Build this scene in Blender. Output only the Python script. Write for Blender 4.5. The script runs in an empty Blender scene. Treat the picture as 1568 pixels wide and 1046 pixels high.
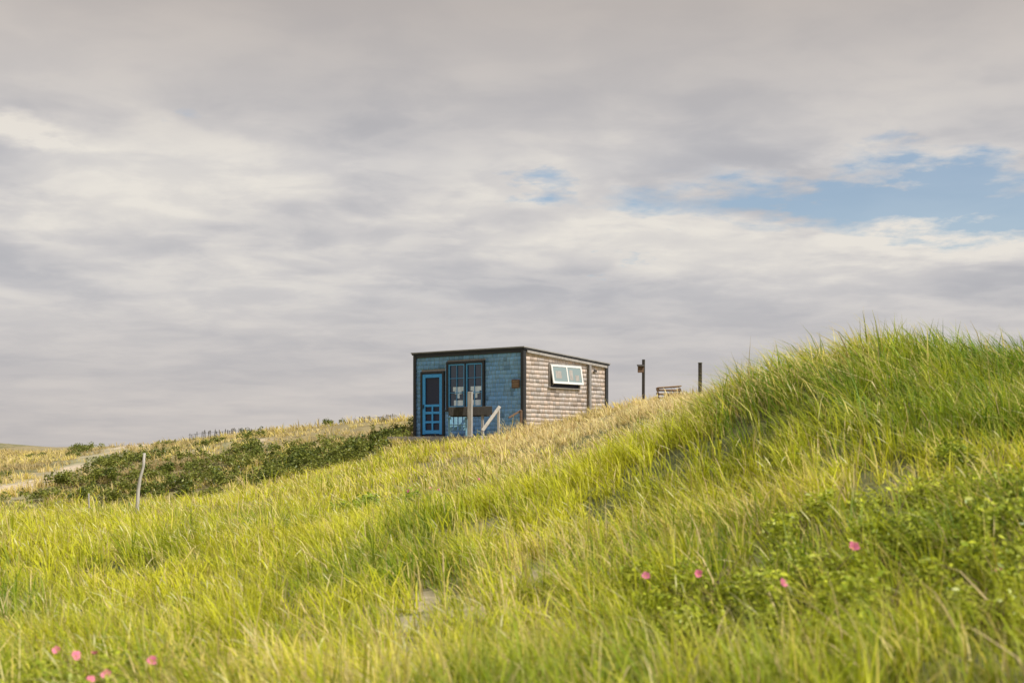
import bpy, math, random, bmesh
import numpy as np
from mathutils import Vector
random.seed(4); rng=np.random.default_rng(7)
scene=bpy.context.scene
COL=scene.collection
# ------------------------------------------------------------------ helpers
def link(o,parent=None):
    COL.objects.link(o)
    if parent is not None: o.parent=parent
    return o
def empty(name,loc=(0,0,0)):
    e=bpy.data.objects.new(name,None); e.empty_display_size=.3; COL.objects.link(e); return e
def np_mesh(name,V,F,cols=None,mat=None,parent=None,smooth=False):
    me=bpy.data.meshes.new(name); V=np.asarray(V,dtype=np.float32); F=np.asarray(F,dtype=np.int32)
    k=F.shape[1]
    me.vertices.add(len(V)); me.vertices.foreach_set('co',V.ravel())
    me.loops.add(F.size); me.loops.foreach_set('vertex_index',F.ravel())
    me.polygons.add(len(F)); me.polygons.foreach_set('loop_start',np.arange(0,F.size,k,dtype=np.int32))
    if smooth: me.polygons.foreach_set('use_smooth',np.ones(len(F),dtype=bool))
    me.update(calc_edges=True)
    if cols is not None:
        a=me.color_attributes.new('Col','FLOAT_COLOR','POINT')
        c=np.ones((len(V),4),dtype=np.float32); c[:,:3]=cols; a.data.foreach_set('color',c.ravel())
    o=bpy.data.objects.new(name,me)
    if mat: me.materials.append(mat)
    return link(o,parent)
_w=[(rng.uniform(0,6.28),rng.uniform(0,6.28),rng.uniform(.7,1.5)) for _ in range(24)]
def fbm(x,y,s,o=0):
    """smooth pseudo-noise, about -1..1, feature size s metres"""
    r=0
    for i in range(6):
        a,p,f=_w[(i+o*5)%24]
        r=r+np.sin((x*math.cos(a)+y*math.sin(a))*f*2.2/s+p+1.7*np.sin((x*math.sin(a)-y*math.cos(a))*f*1.1/s+p*2))
    return r/3.2
def sst(a,b,x):
    t=np.clip((x-a)/(b-a),0,1); return t*t*(3-2*t)
# ------------------------------------------------------------------ materials
def mat_new(name):
    m=bpy.data.materials.new(name); m.use_nodes=True
    nt=m.node_tree; b=nt.nodes['Principled BSDF']; return m,nt,b
def foliage_mat(name,trans=.35,rough=.45,spec=.3):
    m,nt,b=mat_new(name); a=nt.nodes.new('ShaderNodeAttribute'); a.attribute_name='Col'
    b.inputs['Roughness'].default_value=rough; b.inputs['Specular IOR Level'].default_value=spec
    nt.links.new(a.outputs['Color'],b.inputs['Base Color'])
    t=nt.nodes.new('ShaderNodeBsdfTranslucent'); nt.links.new(a.outputs['Color'],t.inputs['Color'])
    mx=nt.nodes.new('ShaderNodeMixShader'); mx.inputs[0].default_value=trans
    nt.links.new(b.outputs[0],mx.inputs[1]); nt.links.new(t.outputs[0],mx.inputs[2])
    nt.links.new(mx.outputs[0],nt.nodes['Material Output'].inputs['Surface']); return m
def wood_mat(name,col,var=.25,rough=.8,scale=(6,6,60)):
    m,nt,b=mat_new(name); tc=nt.nodes.new('ShaderNodeTexCoord'); mp=nt.nodes.new('ShaderNodeMapping')
    mp.inputs['Scale'].default_value=scale
    n=nt.nodes.new('ShaderNodeTexNoise'); n.inputs['Scale'].default_value=1; n.inputs['Detail'].default_value=5
    r=nt.nodes.new('ShaderNodeValToRGB'); c=col
    r.color_ramp.elements[0].position=.3; r.color_ramp.elements[1].position=.7
    r.color_ramp.elements[0].color=[x*(1-var) for x in c]+[1]; r.color_ramp.elements[1].color=[min(1,x*(1+var)) for x in c]+[1]
    nt.links.new(tc.outputs['Object'],mp.inputs[0]); nt.links.new(mp.outputs[0],n.inputs['Vector'])
    nt.links.new(n.outputs[0],r.inputs[0]); nt.links.new(r.outputs[0],b.inputs['Base Color'])
    b.inputs['Roughness'].default_value=rough; return m
M_dark=wood_mat('dark_trim_paint',(.022,.024,.028),.3,.6)
M_blue=wood_mat('blue_trim_paint',(.05,.36,.80),.15,.5)
M_grey=wood_mat('weathered_grey_wood',(.33,.31,.29),.3,.9,(30,30,4))
M_fence=wood_mat('fence_slat_wood',(.17,.16,.15),.3,.9,(30,30,4))
M_pale=wood_mat('pale_driftwood',(.46,.43,.39),.2,.9,(30,30,4))
M_brown=wood_mat('brown_wood',(.16,.10,.065),.3,.85)
M_white=wood_mat('white_paint',(.72,.72,.70),.08,.5)
M_roof=wood_mat('roll_roofing',(.28,.275,.27),.2,.9,(3,3,3))
M_darkpost=wood_mat('dark_post_wood',(.05,.045,.04),.3,.9,(30,30,4))
M_tan=wood_mat('tan_boards',(.30,.20,.13),.25,.9)
m,nt,b=mat_new('window_glass'); b.inputs['Base Color'].default_value=(.02,.04,.08,1); b.inputs['Roughness'].default_value=.04; b.inputs['Specular IOR Level'].default_value=.7; M_glass=m
m,nt,b=mat_new('insect_screen'); b.inputs['Base Color'].default_value=(.018,.025,.06,1); b.inputs['Roughness'].default_value=.6; M_screen=m
def shingle_mat(name):
    m,nt,b=mat_new(name); a=nt.nodes.new('ShaderNodeAttribute'); a.attribute_name='Col'
    tc=nt.nodes.new('ShaderNodeTexCoord'); mp=nt.nodes.new('ShaderNodeMapping'); mp.inputs['Scale'].default_value=(45,45,5)
    n=nt.nodes.new('ShaderNodeTexNoise'); n.inputs['Scale'].default_value=1; n.inputs['Detail'].default_value=4
    mr=nt.nodes.new('ShaderNodeMapRange'); mr.inputs[1].default_value=.3; mr.inputs[2].default_value=.7; mr.inputs[3].default_value=.8; mr.inputs[4].default_value=1.18
    mx=nt.nodes.new('ShaderNodeMix'); mx.data_type='RGBA'; mx.blend_type='MULTIPLY'; mx.inputs[0].default_value=1
    nt.links.new(tc.outputs['Object'],mp.inputs[0]); nt.links.new(mp.outputs[0],n.inputs['Vector']); nt.links.new(n.outputs[0],mr.inputs[0])
    nt.links.new(a.outputs['Color'],mx.inputs[6]); nt.links.new(mr.outputs[0],mx.inputs[7]); nt.links.new(mx.outputs[2],b.inputs['Base Color'])
    b.inputs['Roughness'].default_value=.85; b.inputs['Specular IOR Level'].default_value=.1; return m
M_sh=shingle_mat('cedar_shingles')
M_grass=foliage_mat('beach_grass_blade',.42,.5,.2)
M_leaf=foliage_mat('rose_leaf',.3,.4,.35)
M_petal=foliage_mat('rose_petal',.3,.6,.2)
# ------------------------------------------------------------------ terrain
CP=np.array([
(-1.8,5,-.05),(-3.6,10,-.05),(-7.2,20,0),(-10.8,30,.12),(-13.7,38,-.6),(-21.6,60,.2),(-32,90,.98),(-50,140,1.95),
(-7.8,30,.18),(-9.7,37,-.3),(-13,50,.95),(-18.3,70,1.55),(-23.5,90,1.9),
(-5.4,33,.55),(-6.3,39,.4),(-8.1,50,1.5),(-10,62,2.3),(-11.4,70,2.55),
(-6.7,60,2.75),(-3.7,36,.85),(-4.9,58,2.75),(-2.6,40,1.35),(-4.3,43.5,1.15),(-3.5,46.5,1.8),(-3.0,44,1.6),(-4,54,2.35),
(-.46,42,1.8),(.36,44,2.2),(3.15,47.5,2.8),(0,53,2.6),(3,54,2.8),(-1.3,45,1.9),
(4.4,44.6,3.12),(5.3,44.6,3.25),(5.2,38,3.0),(5.4,32,2.82),(5.1,27,2.56),(4.85,23,2.76),(5.2,21,2.88),(6.1,20,2.62),(7,19.5,2.3),(9,19,2.15),(14,20,2.2),
(8,28,2.3),(12,40,2.3),(9,46,2.6),(3.1,13,1.1),(2.4,10,.65),(1.7,7,.35),(3.6,10,.9),(5,14,1.5),(6.1,17,1.9),(2.5,7,.5),(4,17,1.8),
(1.45,10,.3),(2.5,17,1.0),(3.6,25,1.8),(4.6,32,2.6),(1.3,17,.6),(1.9,25,1.05),(2.5,33,1.7),(3.05,40,2.35),
(0,10,.1),(0,17,.3),(0,25,.7),(0,33,1.1),(0,40,1.7),(-1.8,10,0),(-3.5,20,.12),(0,3,0),(0,-10,0),
(0,75,1.9),(20,70,1.8),(40,60,1.2),(-20,120,1.5),(0,120,1),(60,120,.5),(-85,140,1.2),(-60,60,.2),(-40,30,-.1),(-30,10,-.2),(30,10,2),(40,30,2),
(30,-20,.8),(-30,-20,0),(0,-40,0),(90,0,1),(-90,0,0),(0,160,.3),(-60,165,.8)],dtype=float)
def tpsk(d2): return .5*d2*np.log(d2+1e-9)
cx,cy,cz=CP.T; n=len(CP)
K=tpsk((cx[:,None]-cx)**2+(cy[:,None]-cy)**2)+np.eye(n)*.6
P=np.c_[np.ones(n),cx,cy]
A=np.block([[K,P],[P.T,np.zeros((3,3))]])
W=np.linalg.solve(A,np.r_[cz,0,0,0])
def H(x,y):
    x=np.asarray(x,float); y=np.asarray(y,float); sh=x.shape; x=x.ravel(); y=y.ravel(); out=np.empty(len(x))
    for i in range(0,len(x),60000):
        a=x[i:i+60000]; c=y[i:i+60000]
        out[i:i+60000]=tpsk((a[:,None]-cx)**2+(c[:,None]-cy)**2)@W[:n]+W[n]+W[n+1]*a+W[n+2]*c
    out=np.clip(out,-1.5,4)
    w=sst(190,130,y)*sst(-90,-40,y)*sst(120,70,np.abs(x+5))
    out=out*w
    out+=.05*fbm(x,y,1.6)+.06*fbm(x,y,4.5,1)*sst(0,8,np.abs(y))
    for gx,gy,gh,sx,sy in [(-112,300,3.9,14,20),(-88,310,2.6,10,14),(-150,290,4.5,26,20),(-60,330,1.8,26,20),(60,300,2,50,30),(150,260,3,40,30),(-230,260,4,50,30)]:
        out+=gh*np.exp(-((x-gx)/sx)**2-((y-gy)/sy)**2)
    out+=.35*fbm(x,y,14,2)*sst(70,130,y)
    return out.reshape(sh)
def axis(lo,hi,step,far,grow=1.09):
    a=list(np.arange(lo,hi+1e-6,step)); s=step
    while a[-1]<far: s*=grow; a.append(a[-1]+s)
    s=step; bl=[lo]
    while bl[-1]>-far: s*=grow; bl.append(bl[-1]-s)
    return np.array(bl[:0:-1]+a)
gx=axis(-26,18,.22,3500); gy=axis(2,72,.25,3500)
X,Y=np.meshgrid(gx,gy); Z=H(X,Y)
V=np.stack([X,Y,Z],-1).reshape(-1,3); nx=len(gx); ny=len(gy)
i=np.arange(nx-1); j=np.arange(ny-1); I,J=np.meshgrid(i,j); q=(J*nx+I).ravel()
F=np.c_[q,q+1,q+nx+1,q+nx]
def path(x,y):   # sandy track on the far-left slope
    px=np.interp(y,[44,52,62,75,95,120],[-16.4,-17.9,-19.3,-21,-24,-33])
    return np.exp(-((x-px)/(1.3+y*.007))**2)*sst(42,50,y)*sst(130,100,y)
BARE=[(-.1,13.6,.30,1.5),(.12,15.2,.2,1.1),(-.75,12.4,.2,1.0),(-1.0,14.2,.16,1.0),(-1.75,11.6,.17,1.0),(-.9,10.6,.2,.9),(.25,11.4,.15,.8),(-2.9,14.5,.16,.8),(.9,13.2,.14,.8),(-.3,18.5,.2,1.0)]
def bare(x,y):
    s=0
    for a,b,sa,sb in BARE: s=s+np.exp(-((x-a+.15*np.sin(y*2.1))/sa)**2-((y-b)/sb)**2)
    s=s*(.85+.6*fbm(x,y,.28,2))
    return np.clip(s,0,1)
def sandy(x,y):
    s=path(x,y)*1.1+bare(x,y)
    s=s+sst(.6,1.0,fbm(x,y,5,3))*sst(46,60,y)*.7
    s=s+sst(100,170,y)*.15
    return np.clip(s,0,1)
sd=sandy(V[:,0],V[:,1])[:,None]
dry=sst(26,44,V[:,1])[:,None]
g=np.array([.15,.15,.05])*(1-dry)+np.array([.28,.23,.11])*dry
cg=g*(1-sd)+np.array([.60,.49,.37])*sd
m,nt,b=mat_new('sandy_ground'); a=nt.nodes.new('ShaderNodeAttribute'); a.attribute_name='Col'
tc=nt.nodes.new('ShaderNodeTexCoord'); nz=nt.nodes.new('ShaderNodeTexNoise'); nz.inputs['Scale'].default_value=2.2; nz.inputs['Detail'].default_value=10; nz.inputs['Roughness'].default_value=.7
nz2=nt.nodes.new('ShaderNodeTexNoise'); nz2.inputs['Scale'].default_value=.12; nz2.inputs['Detail'].default_value=8; nz2.inputs['Roughness'].default_value=.65
mr=nt.nodes.new('ShaderNodeMapRange'); mr.inputs[1].default_value=.3; mr.inputs[2].default_value=.7; mr.inputs[3].default_value=.6; mr.inputs[4].default_value=1.3
r2=nt.nodes.new('ShaderNodeValToRGB'); r2.color_ramp.elements[0].position=.45; r2.color_ramp.elements[0].color=(.38,.5,.28,1); r2.color_ramp.elements[1].position=.57; r2.color_ramp.elements[1].color=(1,1,1,1)
mx=nt.nodes.new('ShaderNodeMix'); mx.data_type='RGBA'; mx.blend_type='MULTIPLY'; mx.inputs[0].default_value=1
mx2=nt.nodes.new('ShaderNodeMix'); mx2.data_type='RGBA'; mx2.blend_type='MULTIPLY'; mx2.inputs[0].default_value=.75
bp=nt.nodes.new('ShaderNodeBump'); bp.inputs['Strength'].default_value=.5; bp.inputs['Distance'].default_value=.05
L=nt.links.new
L(tc.outputs['Object'],nz.inputs['Vector']); L(tc.outputs['Object'],nz2.inputs['Vector']); L(nz.outputs[0],mr.inputs[0]); L(nz2.outputs[0],r2.inputs[0])
L(a.outputs['Color'],mx.inputs[6]); L(mr.outputs[0],mx.inputs[7]); L(mx.outputs[2],mx2.inputs[6]); L(r2.outputs[0],mx2.inputs[7]); L(mx2.outputs[2],b.inputs['Base Color'])
L(nz.outputs[0],bp.inputs['Height']); L(bp.outputs[0],b.inputs['Normal']); b.inputs['Roughness'].default_value=.95
np_mesh('dune_ground',V,F,cg,m,smooth=True)
# ------------------------------------------------------------------ shack frame
O=np.array([.37,45.0]); FA=np.array([-.773,.635]); FA/=np.linalg.norm(FA); SA=np.array([FA[1],-FA[0]])
SL,TL=4.72,4.5
def local(x,y):
    dx=x-O[0]; dy=y-O[1]; return dx*FA[0]+dy*FA[1], dx*SA[0]+dy*SA[1]
def wp(s,t,z):
    p=O+FA*s+SA*t; return (p[0],p[1],z)
# ------------------------------------------------------------------ grass
SHR=[]
def band(y0,y1,nn,xa=-20,xb=-3.9):
    for _ in range(nn):
        x=random.uniform(xa,xb); yb=np.interp(x,[-20,-12,-7.6,-5,-3.9],[50,45.5,44.5,45,46])
        SHR.append((x,yb+random.uniform(y0,y1)*np.interp(x,[-20,-5],[1,.7]),random.uniform(.35,.85),random.uniform(.3,.75)))
band(-2.5,2.0,85); band(2,9,60); band(-1,6,30,-8,-3.9)
for _ in range(50): SHR.append((random.uniform(-30,-5),random.uniform(53,85),random.uniform(.3,.8),random.uniform(.2,.4)))
for _ in range(18): SHR.append((random.gauss(-23.3,1.2),random.gauss(80,1.2),random.uniform(.5,1.1),random.uniform(.4,.7)))
SHR=[s for s in SHR if path(np.array(s[0]),np.array(s[1]))<.35]
NB=[(2.05,9.6,.75,.5),(2.75,10.4,.8,.5),(3.45,9.8,.75,.5),(1.45,10.6,.6,.45),(3.3,11.8,.8,.5),(2.3,8.7,.6,.42),(4.2,11.2,.8,.5),(1.1,9.4,.45,.36),(3.1,8.6,.6,.42),(1.7,8.3,.45,.4),(2.4,12,.6,.45),(4.3,12.6,.7,.45),(3.7,8.8,.6,.42),(2.6,7.8,.5,.38)]
LB=[(-2.65,8.6,.5,.36),(-2.1,9.0,.45,.33),(-3.0,8.1,.4,.32),(-2.3,8.1,.4,.32)]
MB=[(-1.7,26.5,.8,.5),(-2.8,27.3,.7,.45),(-.8,27.2,.5,.42)]
ts=[]
for d0,d1,rho,nb in [(2.6,12,46,18),(12,25,27,16),(25,50,13,15),(50,115,4.2,10)]:
    area=.45*(d1*d1-d0*d0)+4*(d1-d0); N=int(area*rho)
    d=np.sqrt(rng.uniform(d0*d0,d1*d1,N)); x=rng.uniform(-1,1,N)*(.45*d+2)
    ts.append(np.c_[x,d,np.full(N,nb)])
T=np.concatenate(ts); x,y=T[:,0],T[:,1]
s,t=local(x,y)
inside=(s>-.1)&(s<SL+.1)&(t>-.12)&(t<TL+.15)
keep=~inside
keep&=rng.uniform(0,1,len(x))>sandy(x,y)*.88
keep&=rng.uniform(0,1,len(x))<(.76+.5*fbm(x,y,.9,2))
cov=np.zeros(len(x))
for bx,by,br,bh in SHR: cov=np.maximum(cov,.9*np.exp(-((x-bx)**2+(y-by)**2)/(br*.8)**2))
for bx,by,br,bh in NB+LB: cov=np.maximum(cov,.5*np.exp(-((x-bx)**2+(y-by)**2)/(br*1.1)**2))
keep&=rng.uniform(0,1,len(x))>cov
keep&=~((s>.3)&(s<4.6)&(t<0)&(t>-1.3))
T=T[keep]; x,y=T[:,0],T[:,1]
nb=T[:,2].astype(int); ti=np.repeat(np.arange(len(T)),nb); N=len(ti)
tx,ty=x[ti],y[ti]
a0=rng.uniform(0,2*np.pi,N); rr=np.abs(rng.normal(0,1,N))*(.05+.0020*ty)
bx=tx+np.cos(a0)*rr; by=ty+np.sin(a0)*rr; bz=H(bx,by)-.02
dune=sst(1.1,2.2,bz)*sst(27,23,by)*sst(2.0,3.6,bx)
hill=sst(42,49,by)
ridge=sst(25,38,by)*sst(-3.5,1,bx)*(1-hill)
tuft=rng.normal(0,1,len(T))[ti]; tuft2=rng.normal(0,1,len(T))[ti]; twind=rng.normal(0,1,len(T))[ti]
h=.41+.10*tuft+.08*fbm(bx,by,1.8,1)+.26*dune-.14*ridge-.17*hill-.10*sst(22,32,by)*(1-hill)*(1-ridge)-.12*bare(bx,by)
h=np.clip(h,.14,1.0)*rng.uniform(.5,1.25,N)
wind=2.7+.7*fbm(bx,by,1.7,3)+.45*twind+.3*rng.normal(0,1,N)
wl=.38+.25*dune+.22*fbm(bx,by,1.1,0)
spread=rng.uniform(.1,.65,N)
vx=np.cos(a0)*spread+np.cos(wind)*wl; vy=np.sin(a0)*spread+np.sin(wind)*wl
bend=np.hypot(vx,vy)+1e-6; ux,uy=vx/bend,vy/bend; bend=np.clip(bend*rng.uniform(.6,1.7,N),.05,1.5)
wd=(.0058+.00040*by)*rng.uniform(.6,1.5,N)
ang=np.arctan2(uy,ux)+np.pi/2+rng.normal(0,.7,N)
wx,wy=np.cos(ang),np.sin(ang)
lime=np.array([.64,.64,.03]); green=np.array([.16,.28,.018]); yel=np.array([.80,.68,.11]); straw=np.array([.84,.67,.38]); dull=np.array([.46,.36,.17])
gmix=np.clip(.26+.42*fbm(bx,by,1.7,1)+.24*tuft2+.50*dune+.18*sst(1.2,3,bx)*sst(13,8,by)+.10*sst(20,10,by)-.15*sst(16,24,by)*(1-dune),0,1)[:,None]
c=lime*(1-gmix)+green*gmix
pst=.14+.25*np.clip(fbm(bx,by,3.0,2),0,1)+.68*ridge+.68*hill+.15*sst(24,34,by)+.35*np.clip(sandy(bx,by),0,1)-.06*dune
isst=(rng.uniform(0,1,N)<pst)
mixs=rng.uniform(0,1,N)[:,None]
cs=yel*(1-mixs)+straw*mixs
hs=(.6*ridge)[:,None]
cs=cs*(1-hs)+straw*hs
hm=(hill*np.clip(.5+.6*fbm(bx,by,4,0),0,1))[:,None]
cs=cs*(1-hm)+dull*hm
c=c*(1-.35*hill[:,None])
c=np.where(isst[:,None],cs,c)*rng.uniform(.6,1.25,N)[:,None]
c=np.clip(c,0,.9)
lv=np.array([0,.38,.72,1.0]); wv=np.array([.8,1,.62,.06])
VV=np.empty((N,4,2,3),dtype=np.float32); CC=np.empty((N,4,2,3),dtype=np.float32)
base=np.array([.42,.36,.13])
for k in range(4):
    tt=lv[k]; off=bend*h*tt**2; zz=bz+h*tt*(1-.38*np.minimum(bend,1.3)*tt*tt)
    px=bx+ux*off; py=by+uy*off; hw=wd*wv[k]*.5
    for e,sg in enumerate((-1,1)):
        VV[:,k,e,0]=px+wx*hw*sg; VV[:,k,e,1]=py+wy*hw*sg; VV[:,k,e,2]=zz
    f=[.35,.05,0,0][k]
    cc=c*(1-f)+base*f*.7
    if k==3: cc=cc*.6+straw*.4
    CC[:,k,0]=cc; CC[:,k,1]=cc
b0=(np.arange(N)*8)[:,None]
F=np.concatenate([b0+np.array([0,1,3,2]),b0+np.array([2,3,5,4]),b0+np.array([4,5,7,6])])
np_mesh('beach_grass',VV.reshape(-1,3),F,CC.reshape(-1,3),M_grass)
print('blades',N)
N=9000
d=np.sqrt(rng.uniform(6,44**2,N)); x=rng.uniform(-1,1,N)*(.42*d+1)
s,t=local(x,d); ok=~((s>-.3)&(s<SL+.3)&(t>-1.5)&(t<TL+.3))&(rng.uniform(0,1,N)<np.clip(.45+.7*fbm(x,d,3,3),0,1)); x=x[ok]; d=d[ok]; N=len(x)
z=H(x,d); hh=rng.uniform(.40,.62,N)-.2*sst(24,36,d); wn=2.8+.7*rng.normal(0,1,N); bd=rng.uniform(.3,1.1,N)
lv=[0,.4,.7,.8,.92,1.0]; wv=[.8,.7,.9,2.0,1.6,.3]; K=6
VV=np.empty((N,K,2,3)); CC=np.empty((N,K,2,3)); an=rng.uniform(0,6.28,N)
pale=np.array([.86,.84,.44])*rng.uniform(.7,1.05,N)[:,None]; stem=np.array([.5,.48,.12])
for k in range(K):
    tt=lv[k]; off=bd*hh*tt**2.2; hw=(.0042+.00018*d)*wv[k]*.5
    for e,sg in enumerate((-1,1)):
        VV[:,k,e,0]=x+np.cos(wn)*off+np.cos(an)*hw*sg; VV[:,k,e,1]=d+np.sin(wn)*off+np.sin(an)*hw*sg; VV[:,k,e,2]=z+hh*tt*(1-.4*bd*tt*tt)
    cc=pale if k>=3 else stem[None]*np.ones((N,1)); CC[:,k,0]=cc; CC[:,k,1]=cc
b0=(np.arange(N)*2*K)[:,None]
F=np.concatenate([b0+np.array([2*k,2*k+1,2*k+3,2*k+2]) for k in range(K-1)])
np_mesh('grass_seed_heads',VV.reshape(-1,3),F,CC.reshape(-1,3),M_grass)
# ------------------------------------------------------------------ leafy shrubs
def leaves(clumps,per,size,colA,colB,jit=.25):
    P=[];C=[]
    for (cx_,cy_,r,hh) in clumps:
        k=int(per*r*r); lum=random.uniform(-.1,.4)
        sub=[(random.gauss(0,.45)*r,random.gauss(0,.45)*r,random.uniform(.3,1)*hh) for _ in range(max(5,int(9*r)))]
        for q in range(k):
            sx,sy,sz=random.choice(sub); rad=.26*r
            v=np.array([random.gauss(0,1),random.gauss(0,1),abs(random.gauss(0,1))]); v/=np.linalg.norm(v); f=random.uniform(.4,1.1)
            P.append((cx_+sx+v[0]*rad*f,cy_+sy+v[1]*rad*f,sz*.75*random.uniform(.4,1)+v[2]*.16*f)); 
            C.append(min(1,max(0,random.random()*.8+lum)))
    P=np.array(P); C=np.array(C)[:,None]; n=len(P); P[:,2]+=H(P[:,0],P[:,1])
    u=rng.normal(0,1,(n,3)); u[:,2]*=.5; u/=np.linalg.norm(u,axis=1)[:,None]
    nn=rng.normal(0,.6,(n,3))+np.array([0,0,1.0]); w=np.cross(nn,u); w/=np.linalg.norm(w,axis=1)[:,None]; nn=np.cross(u,w)
    sz=(size*rng.uniform(.6,1.3,n))[:,None]
    V=np.stack([P-u*sz*.5,P+w*sz*.3+nn*sz*.08,P+u*sz*.55,P-w*sz*.3+nn*sz*.08],1)
    b0=(np.arange(n)*4)[:,None]; F=np.concatenate([b0+np.array([0,2,1]),b0+np.array([0,3,2])])
    col=(np.array(colA)*(1-C)+np.array(colB)*C)*rng.uniform(.7,1.3,n)[:,None]
    return V.reshape(-1,3),F,np.repeat(col,4,0)
def stems(clumps,per,name,parent,rad=.006):
    V=[];F=[]
    for cx_,cy_,r,hh in clumps:
        for _ in range(per):
            a=random.uniform(0,6.28); q=random.uniform(.2,.8)*r
            x0,y0=cx_+random.gauss(0,.15)*r,cy_+random.gauss(0,.15)*r
            z0=float(H(np.array([x0]),np.array([y0]))[0]); x1,y1=cx_+math.cos(a)*q,cy_+math.sin(a)*q
            z1=float(H(np.array([x1]),np.array([y1]))[0])+hh*random.uniform(.5,.9); b=len(V)
            for k,(px,py,pz,rr_) in enumerate([(x0,y0,z0-.03,rad),((x0+x1)/2,(y0+y1)/2,z0+(z1-z0)*.65,rad*.7),(x1,y1,z1,rad*.4)]):
                for e in range(4): V.append((px+math.cos(e*1.57)*rr_,py+math.sin(e*1.57)*rr_,pz))
            for k in range(2):
                for e in range(4): F.append((b+k*4+e,b+k*4+(e+1)%4,b+k*4+4+(e+1)%4,b+k*4+4+e))
    np_mesh(name,V,F,None,M_brown,parent)
def flowers(pts,name,parent,rad=.037):
    V=[];F=[];C=[]
    for x,y,zo in pts:
        z=float(H(np.array([x]),np.array([y]))[0])+zo
        nrm=Vector((random.gauss(0,.6),-.6+random.gauss(0,.5),.7)).normalized(); uu=nrm.cross(Vector((0,.1,1))).normalized(); vv=nrm.cross(uu); c0=Vector((x,y,z))
        r=rad*random.uniform(.75,1.2); pk=np.array([.80,.24,.38])*random.uniform(.85,1.15); cup=random.uniform(.3,.75)
        for k in range(5):
            a=k*1.2566+random.uniform(-.15,.15); dr=uu*math.cos(a)+vv*math.sin(a); sd_=nrm.cross(dr); b=len(V); rk=r*random.uniform(.8,1.1)
            V+= [tuple(c0),tuple(c0+dr*rk*.7+sd_*rk*.5+nrm*rk*cup),tuple(c0+dr*rk*1.0+nrm*rk*cup*1.2),tuple(c0+dr*rk*.7-sd_*rk*.5+nrm*rk*cup)]
            F+= [(b,b+2,b+1),(b,b+3,b+2)]; C+=[pk*.8,pk,pk*1.2,pk]
        b=len(V)
        for k in range(6):
            a=k*1.047; V.append(tuple(c0+(uu*math.cos(a)+vv*math.sin(a))*r*.2+nrm*r*.12)); C.append(np.array([.6,.4,.05]))
        V.append(tuple(c0+nrm*r*.2)); C.append(np.array([.6,.45,.08]))
        for k in range(6): F.append((b+k,b+(k+1)%6,b+6))
    np_mesh(name,V,F,np.array(C),M_petal,parent)
def bush(name,clumps,per,size,cA,cB,fl):
    e=empty(name); V,F,C=leaves(clumps,per,size,cA,cB); np_mesh('leaves',V,F,C,M_leaf,e); stems(clumps,10,'stems',e)
    if fl: flowers(fl,'flowers',e)
cA=(.12,.21,.02); cB=(.54,.58,.05)
bush('beach_rose_bush',NB,3400,.05,cA,cB,[(.93,9.9,.50),(1.28,9.8,.46),(1.74,9.2,.40),(2.25,9.4,.46),(3.0,8.75,.24)])
bush('beach_rose_bush',LB,3600,.042,cA,cB,[(-2.72,8.5,.38),(-2.58,8.4,.35),(-2.48,8.45,.35),(-2.1,8.3,.32),(-2.25,7.9,.30),(-2.33,7.85,.28)])
bush('beach_rose_bush',MB,2400,.065,(.12,.22,.02),(.36,.48,.05),[(-1.5,26.2,.50),(-1.35,26,.46),(-1.9,26.3,.48),(-.62,26.6,.46)])
V,F,C=leaves(SHR,800,.09,(.06,.10,.015),(.29,.31,.06)); np_mesh('dune_shrubs',V,F,C,M_leaf)
# ------------------------------------------------------------------ oriented box builder
class Part:
    def __init__(s): s.V=[];s.F=[]
    def obox(s,c,ax,ay,az):
        b=len(s.V); c=Vector(c)
        for i in (-1,1):
            for j in (-1,1):
                for k in (-1,1): s.V.append(tuple(c+ax*i+ay*j+az*k))
        s.F+=[(b,b+1,b+3,b+2),(b+4,b+6,b+7,b+5),(b,b+4,b+5,b+1),(b+2,b+3,b+7,b+6),(b,b+2,b+6,b+4),(b+1,b+5,b+7,b+3)]
    def box(s,s0,s1,t0,t1,z0,z1):
        c=wp((s0+s1)/2,(t0+t1)/2,(z0+z1)/2)
        s.obox(c,Vector((*FA,0))*abs(s1-s0)/2,Vector((*SA,0))*abs(t1-t0)/2,Vector((0,0,abs(z1-z0)/2)))
    def beam(s,p,q,w,d):
        p=Vector(p);q=Vector(q); a=(q-p); L=a.length; a.normalize(); u=a.cross(Vector((.3,1,.1))).normalized(); v=a.cross(u)
        s.obox((p+q)/2,a*L/2,u*w/2,v*d/2)
    def done(s,name,mat,parent=None,bev=.006):
        me=bpy.data.meshes.new(name); me.from_pydata(s.V,[],s.F); me.materials.append(mat); o=bpy.data.objects.new(name,me); link(o,parent)
        bm=bmesh.new(); bm.from_mesh(me); bmesh.ops.recalc_face_normals(bm,faces=bm.faces); bm.to_mesh(me); bm.free()
        if bev:
            md=o.modifiers.new('b','BEVEL'); md.width=bev; md.segments=1
        return o
shack=empty('dune_shack')
ZB=1.55; ZR=4.84; drop=.31
def zr(t): return ZR-drop*t/TL-.03
V=[];
for s_,t_ in [(.0,.0),(SL,.0),(SL,TL),(.0,TL)]:
    ins=.02; s2=min(max(s_,ins),SL-ins); t2=min(max(t_,ins),TL-ins)
    V+= [wp(s2,t2,ZB),wp(s2,t2,zr(t2)-.02)]
me=bpy.data.meshes.new('walls'); me.from_pydata(V,[],[(0,2,3,1),(2,4,5,3),(4,6,7,5),(6,0,1,7),(1,3,5,7),(0,6,4,2)]); me.materials.append(M_grey)
link(bpy.data.objects.new('walls',me),shack)
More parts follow.
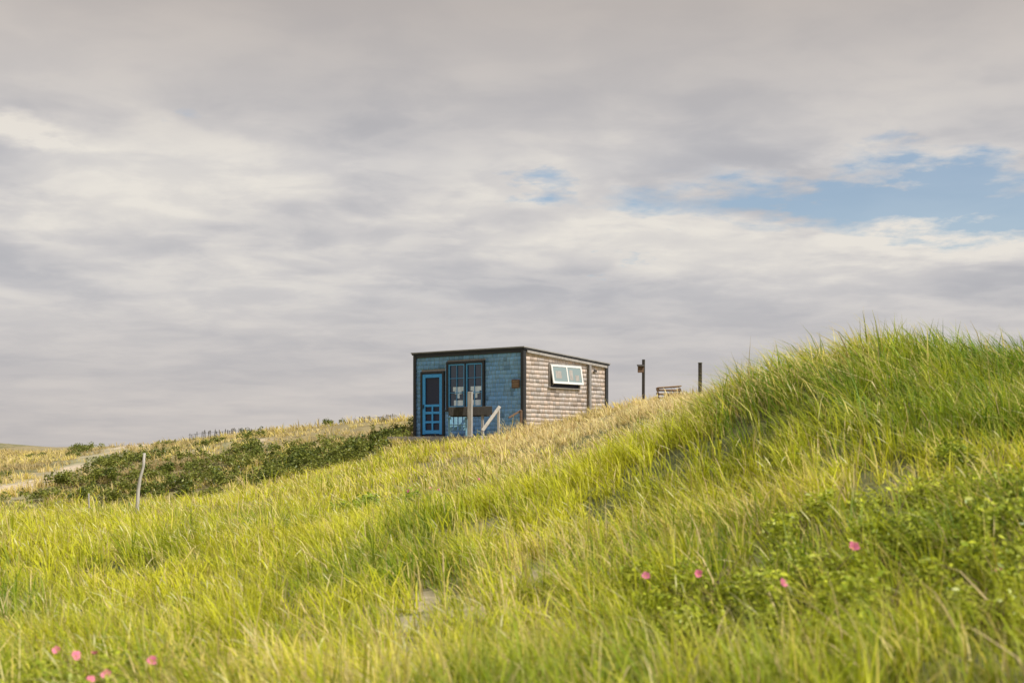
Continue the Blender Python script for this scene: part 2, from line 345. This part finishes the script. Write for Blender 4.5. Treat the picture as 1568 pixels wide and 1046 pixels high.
def shingles(name,Lw,fpos,openings,colr,colvar,zt,z0=ZB,thick=.012):
    V=[];F=[];C=[]; ch=.138; z=z0
    while z<ZR:
        segs=[(0.0,Lw)]
        for (a,b_,c_,d_) in openings:
            if z+ch*.6>c_ and z+ch*.4<d_:
                ns=[]
                for p,q_ in segs:
                    if b_<=p or a>=q_: ns.append((p,q_)); continue
                    if a>p: ns.append((p,a))
                    if b_<q_: ns.append((b_,q_))
                segs=ns
        for p,q_ in segs:
            x=p
            while x<q_-.01:
                w=random.uniform(.11,.26); x1=min(q_,x+w); 
                if q_-x1<.05: x1=q_
                zb=z+random.uniform(-.008,.008); g=.005
                za,zb2=min(z+ch+.02,zt(x)),min(z+ch+.02,zt(x1))
                if za>zb+.02:
                    b=len(V); o1=thick+random.uniform(-.002,.003); o2=.002
                    V+=[fpos(x+g,o1,zb),fpos(x1-g,o1,zb),fpos(x1-g,o2,zb2),fpos(x+g,o2,za),fpos(x+g,0,zb),fpos(x1-g,0,zb)]
                    F+=[(b,b+1,b+2,b+3),(b+4,b+5,b+1,b)]
                    k=random.uniform(1-colvar,1+colvar); hue=random.uniform(-.03,.03)
                    cc=np.array([colr[0]*k*(1+hue*2),colr[1]*k,colr[2]*k*(1-hue*2)]); 
                    if random.random()<.09: cc=cc*.7
                    C+=[cc]*6
                x=x1
        z+=ch
    np_mesh(name,V,F,np.clip(np.array(C),0,.95),M_sh,shack)
DOOR=(3.36,4.42,2.0,4.24); WIN=(1.60,3.25,2.94,4.53); SW=(1.28,2.96,3.66,4.42)
shingles('front_shingles',SL,lambda s_,o,z:wp(s_,-o+.018,z),[DOOR,WIN],(.25,.48,.84),.12,lambda s_:ZR-.1,thick=.016)
shingles('side_shingles',TL,lambda t_,o,z:wp(-o+.018,t_,z),[SW],(.72,.63,.59),.14,lambda t_:zr(t_)-.06,thick=.009)
shingles('rear_side_shingles',TL,lambda t_,o,z:wp(SL+o-.018,t_,z),[],(.5,.45,.42),.14,lambda t_:zr(t_)-.06)
shingles('back_shingles',SL,lambda s_,o,z:wp(s_,TL+o-.018,z),[],(.5,.45,.42),.14,lambda t_:zr(TL)-.06)
p=Part()
for s_,t_ in [(0,0),(SL,0),(0,TL),(SL,TL)]:
    sg=-1 if s_==0 else 1; tg=-1 if t_==0 else 1; zt_=zr(t_)-.01
    p.box(s_-sg*.09,s_+sg*.035,t_+tg*.028,t_+tg*.055,ZB,zt_)
    p.box(s_+sg*.012,s_+sg*.037,t_-tg*.09,t_+tg*.026,ZB,zt_-.003)
p.box(.10,SL-.1,-.052,-.012,ZR-.13,ZR-.035)
p.done('corner_boards',M_dark,shack)
def roofslab(name,mat,o,z0,z1):
    V=[]
    for s_,t_ in [(-o,-o),(SL+o,-o),(SL+o,TL+o),(-o,TL+o)]:
        zz=ZR-drop*t_/TL; V+=[wp(s_,t_,zz+z0),wp(s_,t_,zz+z1)]
    me=bpy.data.meshes.new(name); me.from_pydata(V,[],[(0,2,3,1),(2,4,5,3),(4,6,7,5),(6,0,1,7),(1,3,5,7),(0,6,4,2)]); me.materials.append(mat)
    link(bpy.data.objects.new(name,me),shack)
roofslab('roof_fascia',M_dark,.075,-.035,.012); roofslab('roof',M_roof,.10,.014,.05)
p=Part()
a0_=Vector(wp(-.055,.1,zr(.1)-.06)); a1_=Vector(wp(-.055,TL-.05,zr(TL)-.06)); ax=(a1_-a0_)/2
p.obox((a0_+a1_)/2,ax,Vector((*FA,0))*.02,Vector((0,0,.04))); p.done('rake_board',M_grey,shack)
# ---- screen door
p=Part(); a,b_,c_,d_=DOOR
p.box(a,a+.08,-.06,.02,c_,d_);p.box(b_-.08,b_,-.06,.02,c_,d_);p.box(a+.08,b_-.08,-.06,.02,d_-.08,d_); p.done('door_casing',M_dark,shack)
p=Part(); p.box(a+.08,b_-.08,.0,.015,c_,d_-.08); p.done('door_screen',M_screen,shack)
p=Part(); A,B=a+.09,b_-.09; zt_=d_-.09; z0=2.14
p.box(A,A+.12,-.045,-.01,z0,zt_);p.box(B-.12,B,-.045,-.01,z0,zt_)
for zc,hh in [(zt_-.06,.06),(3.10,.04),(2.86,.04),(2.55,.035),(2.22,.06)]: p.box(A+.12,B-.12,-.043,-.012,zc-hh,zc+hh)
p.box((A+B)/2-.035,(A+B)/2+.035,-.040,-.014,2.28,3.06)
p.done('screen_door_frame',M_blue,shack)
p=Part(); p.box(B-.07,B-.04,-.075,-.045,3.0,3.14); p.done('door_handle',M_dark,shack)
# ---- double front window
a,b_,c_,d_=WIN
p=Part(); p.box(a,a+.08,-.07,.02,c_,d_);p.box(b_-.08,b_,-.07,.02,c_,d_);p.box(a+.08,b_-.08,-.07,.02,d_-.08,d_);p.box(a+.08,b_-.08,-.07,.02,c_,c_+.07)
mid=(a+b_)/2; p.box(mid-.025,mid+.025,-.066,.02,c_+.07,d_-.08); p.done('window_casing',M_dark,shack)
p=Part(); p.box(a+.08,b_-.08,.004,.016,c_+.07,d_-.08); p.done('window_panes',M_glass,shack)
p=Part(); w=Part()
for A,B in [(a+.083,mid-.028),(mid+.028,b_-.083)]:
    z0,z1=c_+.073,d_-.083; fr=.05
    p.box(A,A+fr,-.04,0,z0,z1);p.box(B-fr,B,-.04,0,z0,z1);p.box(A+fr,B-fr,-.04,0,z0,z0+fr);p.box(A+fr,B-fr,-.04,0,z1-fr,z1)
    m_=(A+B)/2; p.box(m_-.010,m_+.010,-.03,0,z0+fr,z1-fr)
    for zz in (z0+(z1-z0)*.34,z0+(z1-z0)*.67): p.box(A+fr,m_-.010,-.03,0,zz-.010,zz+.010); p.box(m_+.010,B-fr,-.03,0,zz-.010,zz+.010)
    w.box(A+.08,A+.54,-.006,.002,z0+.54,z0+.68); w.box(A+.16,A+.46,-.005,.002,z0+.44,z0+.54); w.box(A+.25,A+.36,-.004,.003,z0+.30,z0+.44); w.box(A+.10,A+.50,-.006,.002,z0+.06,z0+.24)
p.done('window_sashes',wood_mat('slate_blue_paint',(.08,.34,.66),.15,.5),shack,.004)
q=Part(); q.box(a-.04,b_+.04,-.14,-.072,c_-.05,c_-.002); q.done('window_sill',M_dark,shack)
w.done('curtain_pieces',wood_mat('linen',(.66,.76,.84),.2,.8,(8,8,3)),shack,.003)
p=Part(); p.box(.14,.46,-.05,-.026,3.58,3.86); p.done('name_board',M_brown,shack)
p=Part(); p.box(.18,.42,-.056,-.052,3.70,3.74); p.box(.20,.40,-.056,-.052,3.64,3.67); p.box(.19,.41,-.056,-.052,3.78,3.81); p.done('name_board_lettering',M_tan,shack,0)
# ---- side awning window
a,b_,c_,d_=SW
p=Part(); p.box(-.05,.02,a,a+.07,c_,d_);p.box(-.05,.02,b_-.07,b_,c_,d_);p.box(-.05,.02,a+.07,b_-.07,d_-.07,d_);p.box(-.07,.02,a-.03,b_+.03,c_-.04,c_)
p.done('side_window_casing',M_grey,shack)
p=Part(); p.box(0.0,.015,a+.07,b_-.07,c_,d_-.07); p.done('side_window_opening',M_screen,shack)
def tilt(s0,z0,ang,t0,t1,l0,l1,th,part):
    dirv=Vector((*(-FA*math.sin(ang)),-math.cos(ang))); nrm=Vector((*(-FA*math.cos(ang)),math.sin(ang)))
    c=Vector(wp(s0,(t0+t1)/2,z0))+dirv*(l0+l1)/2
    part.obox(c,Vector((*SA,0))*(t1-t0)/2,dirv*(l1-l0)/2,nrm*th/2)
hz=d_-.04; Ls=.62; an_=math.radians(10)
p=Part(); A,B=a+.02,b_-.02; mm=(A+B)/2
tilt(-.07,hz,an_,A,A+.07,0,Ls,.035,p);tilt(-.07,hz,an_,B-.07,B,0,Ls,.035,p);tilt(-.07,hz,an_,A+.07,B-.07,0,.06,.035,p);tilt(-.07,hz,an_,A+.07,B-.07,Ls-.07,Ls,.035,p);tilt(-.07,hz,an_,mm-.03,mm+.03,.06,Ls-.07,.033,p)
p.done('side_window_sash',M_white,shack,.003)
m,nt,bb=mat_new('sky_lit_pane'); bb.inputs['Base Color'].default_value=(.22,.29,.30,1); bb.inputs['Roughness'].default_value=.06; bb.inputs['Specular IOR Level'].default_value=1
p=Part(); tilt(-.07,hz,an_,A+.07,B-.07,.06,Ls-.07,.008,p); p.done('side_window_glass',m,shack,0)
p=Part(); tilt(-.07,hz,an_,A+.2,A+.5,.2,.44,.014,p); tilt(-.07,hz,an_,mm+.12,mm+.30,.14,.48,.014,p); tilt(-.07,hz,an_,mm+.42,mm+.62,.3,.5,.014,p); p.done('window_stickers',M_grey,shack,0)
p=Part(); p.beam(wp(-.05,a+.12,c_+.05),wp(-.15,a+.12,c_+.12),.02,.02); p.beam(wp(-.05,b_-.12,c_+.05),wp(-.15,b_-.12,c_+.12),.02,.02); p.done('prop_sticks',M_grey,shack,0)
p=Part(); p.box(-.10,-.032,3.38,3.50,ZB+.6,4.46); p.done('side_batten',wood_mat('batten_wood',(.22,.21,.2),.3,.9,(30,30,4)),shack)
p=Part(); p.box(-.06,-.03,3.72,3.86,4.24,4.32); p.done('vent_cover',M_darkpost,shack,0)
# ---- deck, posts, rail, steps
deck=empty('wooden_deck')
p=Part()
for k in range(11): p.box(.5,4.55,-.13-.125*k-.115,-.13-.125*k,2.02,2.055)
p.done('deck_boards',M_grey,deck)
p=Part()
for s_ in (.55,2.5,4.4):
    for t_ in (-.25,-1.4): p.box(s_-.05,s_+.05,t_-.05,t_+.05,1.2,2.018)
p.box(.5,4.55,-1.46,-1.512,1.9,2.015); p.done('deck_posts',M_grey,deck)
p=Part(); p.beam((-1.32,44.55,1.3),(-1.31,44.55,3.44),.14,.13); p.beam((-.93,44.9,1.6),(-.93,44.9,2.8),.08,.08)
p.done('rail_post',M_grey,deck,.01)
p=Part(); p.beam((-2.0,44.8,2.83),(-.62,44.8,2.86),.28,.05); p.beam((-1.95,44.95,2.68),(-.7,44.95,2.70),.04,.07)
p.done('rail_top_shelf',M_darkpost,deck,.01)
p=Part(); p.beam((-.92,44.2,2.22),(-.38,44.45,2.98),.10,.05); p.beam((-.42,44.47,1.8),(-.42,44.47,2.94),.07,.07); p.done('stair_rail',M_pale,deck,.006)
p=Part(); p.beam((.28,44.35,2.0),(.28,44.35,2.85),.07,.07); p.beam((-.1,44.3,2.62),(.3,44.4,2.86),.06,.05); p.done('hand_rail',M_brown,deck,.005)
p=Part()
for k in range(3): p.box(3.5,4.3,-1.52-.26*(k+1),-1.52-.26*k,1.98-.16*(k+1),2.02-.16*(k+1))
p.done('steps',M_grey,deck)
ch=empty('garden_chair')
M_chair=wood_mat('faded_blue_paint',(.2,.38,.5),.2,.6)
p=Part(); bx_,by_=-1.72,45.3
for k in range(4): p.beam((bx_-.22+.14*k,by_+.12,2.25),(bx_-.24+.15*k,by_+.38,2.85),.10,.02)
p.done('backrest',M_chair,ch,.004)
p=Part()
for k in range(4): p.beam((bx_-.28,by_-.22+.1*k,2.42),(bx_+.28,by_-.22+.1*k,2.42),.02,.085)
p.done('seat',M_chair,ch,.004)
p=Part()
for sx in (-.27,.27):
    p.beam((bx_+sx,by_-.28,2.056),(bx_+sx,by_-.28,2.62),.04,.06); p.beam((bx_+sx,by_+.3,2.056),(bx_+sx,by_+.2,2.62),.04,.06); p.beam((bx_+sx,by_-.34,2.64),(bx_+sx,by_+.3,2.64),.03,.11)
p.done('legs_and_arms',M_chair,ch,.004)
# ------------------------------------------------------------------ posts
def gz(x,y): return float(H(np.array([x]),np.array([y]))[0])
e=empty('birdhouse_post'); x0,y0=4.18,45.3
p=Part(); p.beam((x0,y0,gz(x0,y0)-.4),(x0+.01,y0,4.5),.085,.085); p.done('post',M_darkpost,e)
p=Part(); p.obox((x0-.09,y0-.10,4.18),Vector((.09,0,0)),Vector((0,.08,0)),Vector((0,0,.10))); p.done('box',M_brown,e)
p=Part(); p.obox((x0-.09,y0-.12,4.30),Vector((.115,0,.0)),Vector((0,.12,.03)),Vector((0,-.003,.012))); p.done('box_roof',M_darkpost,e)
p=Part(); p.beam((x0-.06,y0-.185,4.18),(x0-.06,y0-.181,4.20),.04,.04); p.done('entrance_hole',M_dark,e,0)
p=Part(); p.beam((5.9,44.6,gz(5.9,44.6)-.3),(5.9,44.6,4.33),.11,.1); p.beam((5.9,44.6,4.33),(5.9,44.6,4.36),.13,.12); p.done('wooden_post',M_darkpost,None,.01)
e=empty('wooden_bench_box'); x0,y0=4.98,45.2; zt_=3.61; zb=gz(x0,y0)-.1
p=Part()
for k in range(5): p.beam((x0-.37,y0-.3+.15*k,zt_-.02),(x0+.37,y0-.3+.15*k,zt_+.03),.03,.14)
p.done('lid_boards',M_tan,e)
p=Part(); z=zt_-.09
while z>zb:
    p.beam((x0-.33,y0-.33,z),(x0+.33,y0-.33,z-.01),.03,.11); p.beam((x0-.33,y0+.33,z),(x0+.33,y0+.33,z-.01),.03,.11)
    p.beam((x0-.345,y0-.3,z),(x0-.345,y0+.3,z),.11,.03); p.beam((x0+.345,y0-.3,z),(x0+.345,y0+.3,z),.11,.03); z-=.125
p.done('side_boards',M_tan,e)
def stake(name,pts,r0,mat):
    V=[];F=[]
    for k,(px,py,pz) in enumerate(pts):
        r=r0*(1-.35*k/(len(pts)-1))
        for e_ in range(8): V.append((px+math.cos(e_*.785)*r*(1+.1*math.sin(e_*3+k)),py+math.sin(e_*.785)*r,pz))
    for k in range(len(pts)-1):
        for e_ in range(8): F.append((k*8+e_,k*8+(e_+1)%8,k*8+8+(e_+1)%8,k*8+8+e_))
    n0=len(V); V.append(pts[-1]); k=len(pts)-1
    for e_ in range(0,8,2): F.append((k*8+e_,k*8+e_+1,k*8+(e_+2)%8,n0))
    return np_mesh(name,V,F,None,mat)
x0,y0=-7.75,29.6; g0=gz(x0,y0)
stake('driftwood_stake',[(x0-.02,y0,g0-.2),(x0-.05,y0,g0+.25),(x0-.03,y0,g0+.6),(x0+.01,y0,g0+.85),(x0+.08,y0,g0+1.1),(x0+.10,y0,g0+1.38)],.042,M_pale)
x0,y0=-8.9,29.9; g0=gz(x0,y0)
stake('driftwood_stake',[(x0,y0,g0-.2),(x0+.01,y0,g0+.3),(x0+.0,y0,g0+.62)],.02,M_grey)
def fence(pts,hh,step):
    V=Part(); W_=Part()
    for (xa,ya),(xb,yb) in zip(pts[:-1],pts[1:]):
        Ld=math.hypot(xb-xa,yb-ya); nn=max(2,int(Ld/step))
        for k in range(nn):
            f=k/nn; x=xa+(xb-xa)*f; y=ya+(yb-ya)*f; z=gz(x,y); l=random.gauss(0,.05)
            if random.random()<.1: continue
            V.beam((x,y,z-.15),(x+l,y+random.gauss(0,.03),z+hh*random.uniform(.8,1.08)),.035,.015)
        for zz in (.35,.8):
            W_.beam((xa,ya,gz(xa,ya)+hh*zz),(xb,yb,gz(xb,yb)+hh*zz),.012,.012)
    e=empty('sand_fence'); V.done('slats',M_fence,e,0); W_.done('wires',M_dark,e,0)
fence([(-17.3,76),(-16.2,75.6),(-15.2,76.5),(-13.8,76)],.60,.085)
fence([(-6.7,62.5),(-5.8,62.2),(-5.0,62)],.33,.085)
# ------------------------------------------------------------------ sky + sun
wld=bpy.data.worlds.new("World"); scene.world=wld; wld.use_nodes=True; nt=wld.node_tree; nt.nodes.clear(); L=nt.links.new
def M(op,a,b=None,c=None,clamp=False):
    nd=nt.nodes.new('ShaderNodeMath'); nd.operation=op; nd.use_clamp=clamp
    for i,v in enumerate((a,b,c)):
        if v is None: continue
        if isinstance(v,(int,float)): nd.inputs[i].default_value=v
        else: L(v,nd.inputs[i])
    return nd.outputs[0]
tc=nt.nodes.new('ShaderNodeTexCoord'); sp=nt.nodes.new('ShaderNodeSeparateXYZ'); L(tc.outputs['Generated'],sp.inputs[0]); sx,sy,sz=sp.outputs
hor=M('SQRT',M('ADD',M('MULTIPLY',sx,sx),M('MULTIPLY',sy,sy))); el0=M('DIVIDE',sz,M('MAXIMUM',hor,.05)); az0=M('ARCTAN2',sx,sy)
qd=M('ADD',M('MAXIMUM',sz,0),.13); pu=M('DIVIDE',sx,qd); pv=M('DIVIDE',sy,qd)
def noise(scale,det,rough,off,mu=1,mv=1,dist=0.0):
    cb=nt.nodes.new('ShaderNodeCombineXYZ'); L(M('MULTIPLY',pu,mu),cb.inputs[0]); L(M('MULTIPLY',pv,mv),cb.inputs[1]); cb.inputs[2].default_value=off
    nd=nt.nodes.new('ShaderNodeTexNoise'); nd.inputs['Scale'].default_value=scale; nd.inputs['Detail'].default_value=det; nd.inputs['Roughness'].default_value=rough; nd.inputs['Distortion'].default_value=dist
    L(cb.outputs[0],nd.inputs['Vector']); return nd.outputs[0]
wa=noise(3.2,6,.6,41); wb=noise(3.2,6,.6,53)
az=M('ADD',az0,M('MULTIPLY',M('SUBTRACT',wa,.5),.20)); el=M('ADD',el0,M('MULTIPLY',M('SUBTRACT',wb,.5),.075))
n1=noise(2.0,4,.45,5.3,1,1,.2); n2=noise(5.0,7,.55,9.1,.9,.9,.3); n3=noise(.7,3,.5,17)
def gauss(a,e,sa,se):
    A_=M('DIVIDE',M('SUBTRACT',az,a),sa); E_=M('DIVIDE',M('SUBTRACT',el,e),se)
    return M('EXPONENT',M('MULTIPLY',M('ADD',M('MULTIPLY',A_,A_),M('MULTIPLY',E_,E_)),-1))
def addall(l):
    r=l[0]
    for z in l[1:]: r=M('ADD',r,z)
    return r
def shelf(v,k):   # steepen: gives cloud lobes a defined edge
    x_=M('MULTIPLY',M('SUBTRACT',v,.5),k); return M('DIVIDE',x_,M('SQRT',M('ADD',1.0,M('MULTIPLY',x_,x_))))
tex=M('ADD',M('MULTIPLY',shelf(n1,7),.26),M('MULTIPLY',shelf(n2,8),.17))
env=M('ADD',.28,M('MULTIPLY',gauss(0,.165,6,.075),.85))
tex=M('MULTIPLY',tex,env)
bright=addall([tex,M('MULTIPLY',M('SUBTRACT',n3,.5),.35),M('MULTIPLY',gauss(-.335,.215,.05,.011),.75),M('MULTIPLY',gauss(-.05,.165,.30,.035),.14),M('MULTIPLY',gauss(.28,.140,.14,.014),.34),M('MULTIPLY',gauss(.25,.195,.14,.010),.2)])
fac=M('ADD',M('MULTIPLY',bright,.9),.53,clamp=True)
cr=nt.nodes.new('ShaderNodeValToRGB'); e=cr.color_ramp.elements; e[0].position=.12; e[0].color=(.40,.405,.44,1); e[1].position=.95; e[1].color=(.80,.76,.70,1)
m_=e.new(.40); m_.color=(.505,.50,.52,1); m2=e.new(.62); m2.color=(.62,.60,.595,1)
L(fac,cr.inputs[0])
def tint(src,fac_,col):
    wm=nt.nodes.new('ShaderNodeMix'); wm.data_type='RGBA'; wm.blend_type='MULTIPLY'; L(fac_,wm.inputs[0]); L(src,wm.inputs[6]); wm.inputs[7].default_value=col; return wm.outputs[2]
c1=tint(cr.outputs[0],M('MULTIPLY',M('SUBTRACT',el0,.20),9,clamp=True),(.90,.845,.79,1))
c2=tint(c1,M('MULTIPLY',M('SUBTRACT',.11,el0),9,clamp=True),(1.0,.95,.90,1))
bm_=addall([M('MULTIPLY',gauss(.25,.181,.15,.015),1.15),M('MULTIPLY',gauss(.33,.160,.12,.016),1.15),M('MULTIPLY',gauss(.02,.184,.028,.010),.7),M('MULTIPLY',gauss(.088,.137,.025,.006),.6),M('MULTIPLY',gauss(.27,.207,.05,.006),.45),M('MULTIPLY',gauss(-.22,.225,.13,.010),.35)])
nb_=noise(4.2,8,.58,31,1,1.0,.2)
bm=M('MULTIPLY',M('SUBTRACT',M('ADD',bm_,M('MULTIPLY',M('SUBTRACT',nb_,.5),2.2)),.36),1.8,clamp=True)
bm=M('MULTIPLY',bm,M('MULTIPLY',bm_,2.5,clamp=True))
bm=M('MULTIPLY',bm,.85)
sky=nt.nodes.new('ShaderNodeTexSky'); sky.sky_type='NISHITA'; sky.sun_disc=False
S=Vector((.60,-.36,.72)).normalized(); sky.sun_elevation=math.asin(S.z); sky.sun_rotation=math.atan2(S.x,S.y)
b1=nt.nodes.new('ShaderNodeBackground'); L(sky.outputs[0],b1.inputs[0]); b1.inputs[1].default_value=.12
b2=nt.nodes.new('ShaderNodeBackground'); L(c2,b2.inputs[0]); b2.inputs[1].default_value=1.0
ms=nt.nodes.new('ShaderNodeMixShader'); L(bm,ms.inputs[0]); L(b2.outputs[0],ms.inputs[1]); L(b1.outputs[0],ms.inputs[2])
out=nt.nodes.new('ShaderNodeOutputWorld'); L(ms.outputs[0],out.inputs[0])
ld=bpy.data.lights.new('sun','SUN'); ld.energy=5.0; ld.angle=math.radians(.6); ld.color=(1,.95,.86)
lo=bpy.data.objects.new('sun',ld); lo.rotation_euler=S.to_track_quat('Z','Y').to_euler(); lo.location=(20,-10,30); link(lo)
# ------------------------------------------------------------------ camera
cd=bpy.data.cameras.new('camera'); cd.lens=50; cd.sensor_width=36; cd.shift_y=.1065; cd.clip_end=8000; cd.clip_start=.1
cd.dof.use_dof=True; cd.dof.focus_distance=44; cd.dof.aperture_fstop=2.2
co=bpy.data.objects.new('camera',cd); co.location=(0,0,1.6); co.rotation_euler=(math.radians(90),0,0); link(co); scene.camera=co
scene.view_settings.view_transform='Standard'; scene.view_settings.look='None'; scene.view_settings.exposure=0
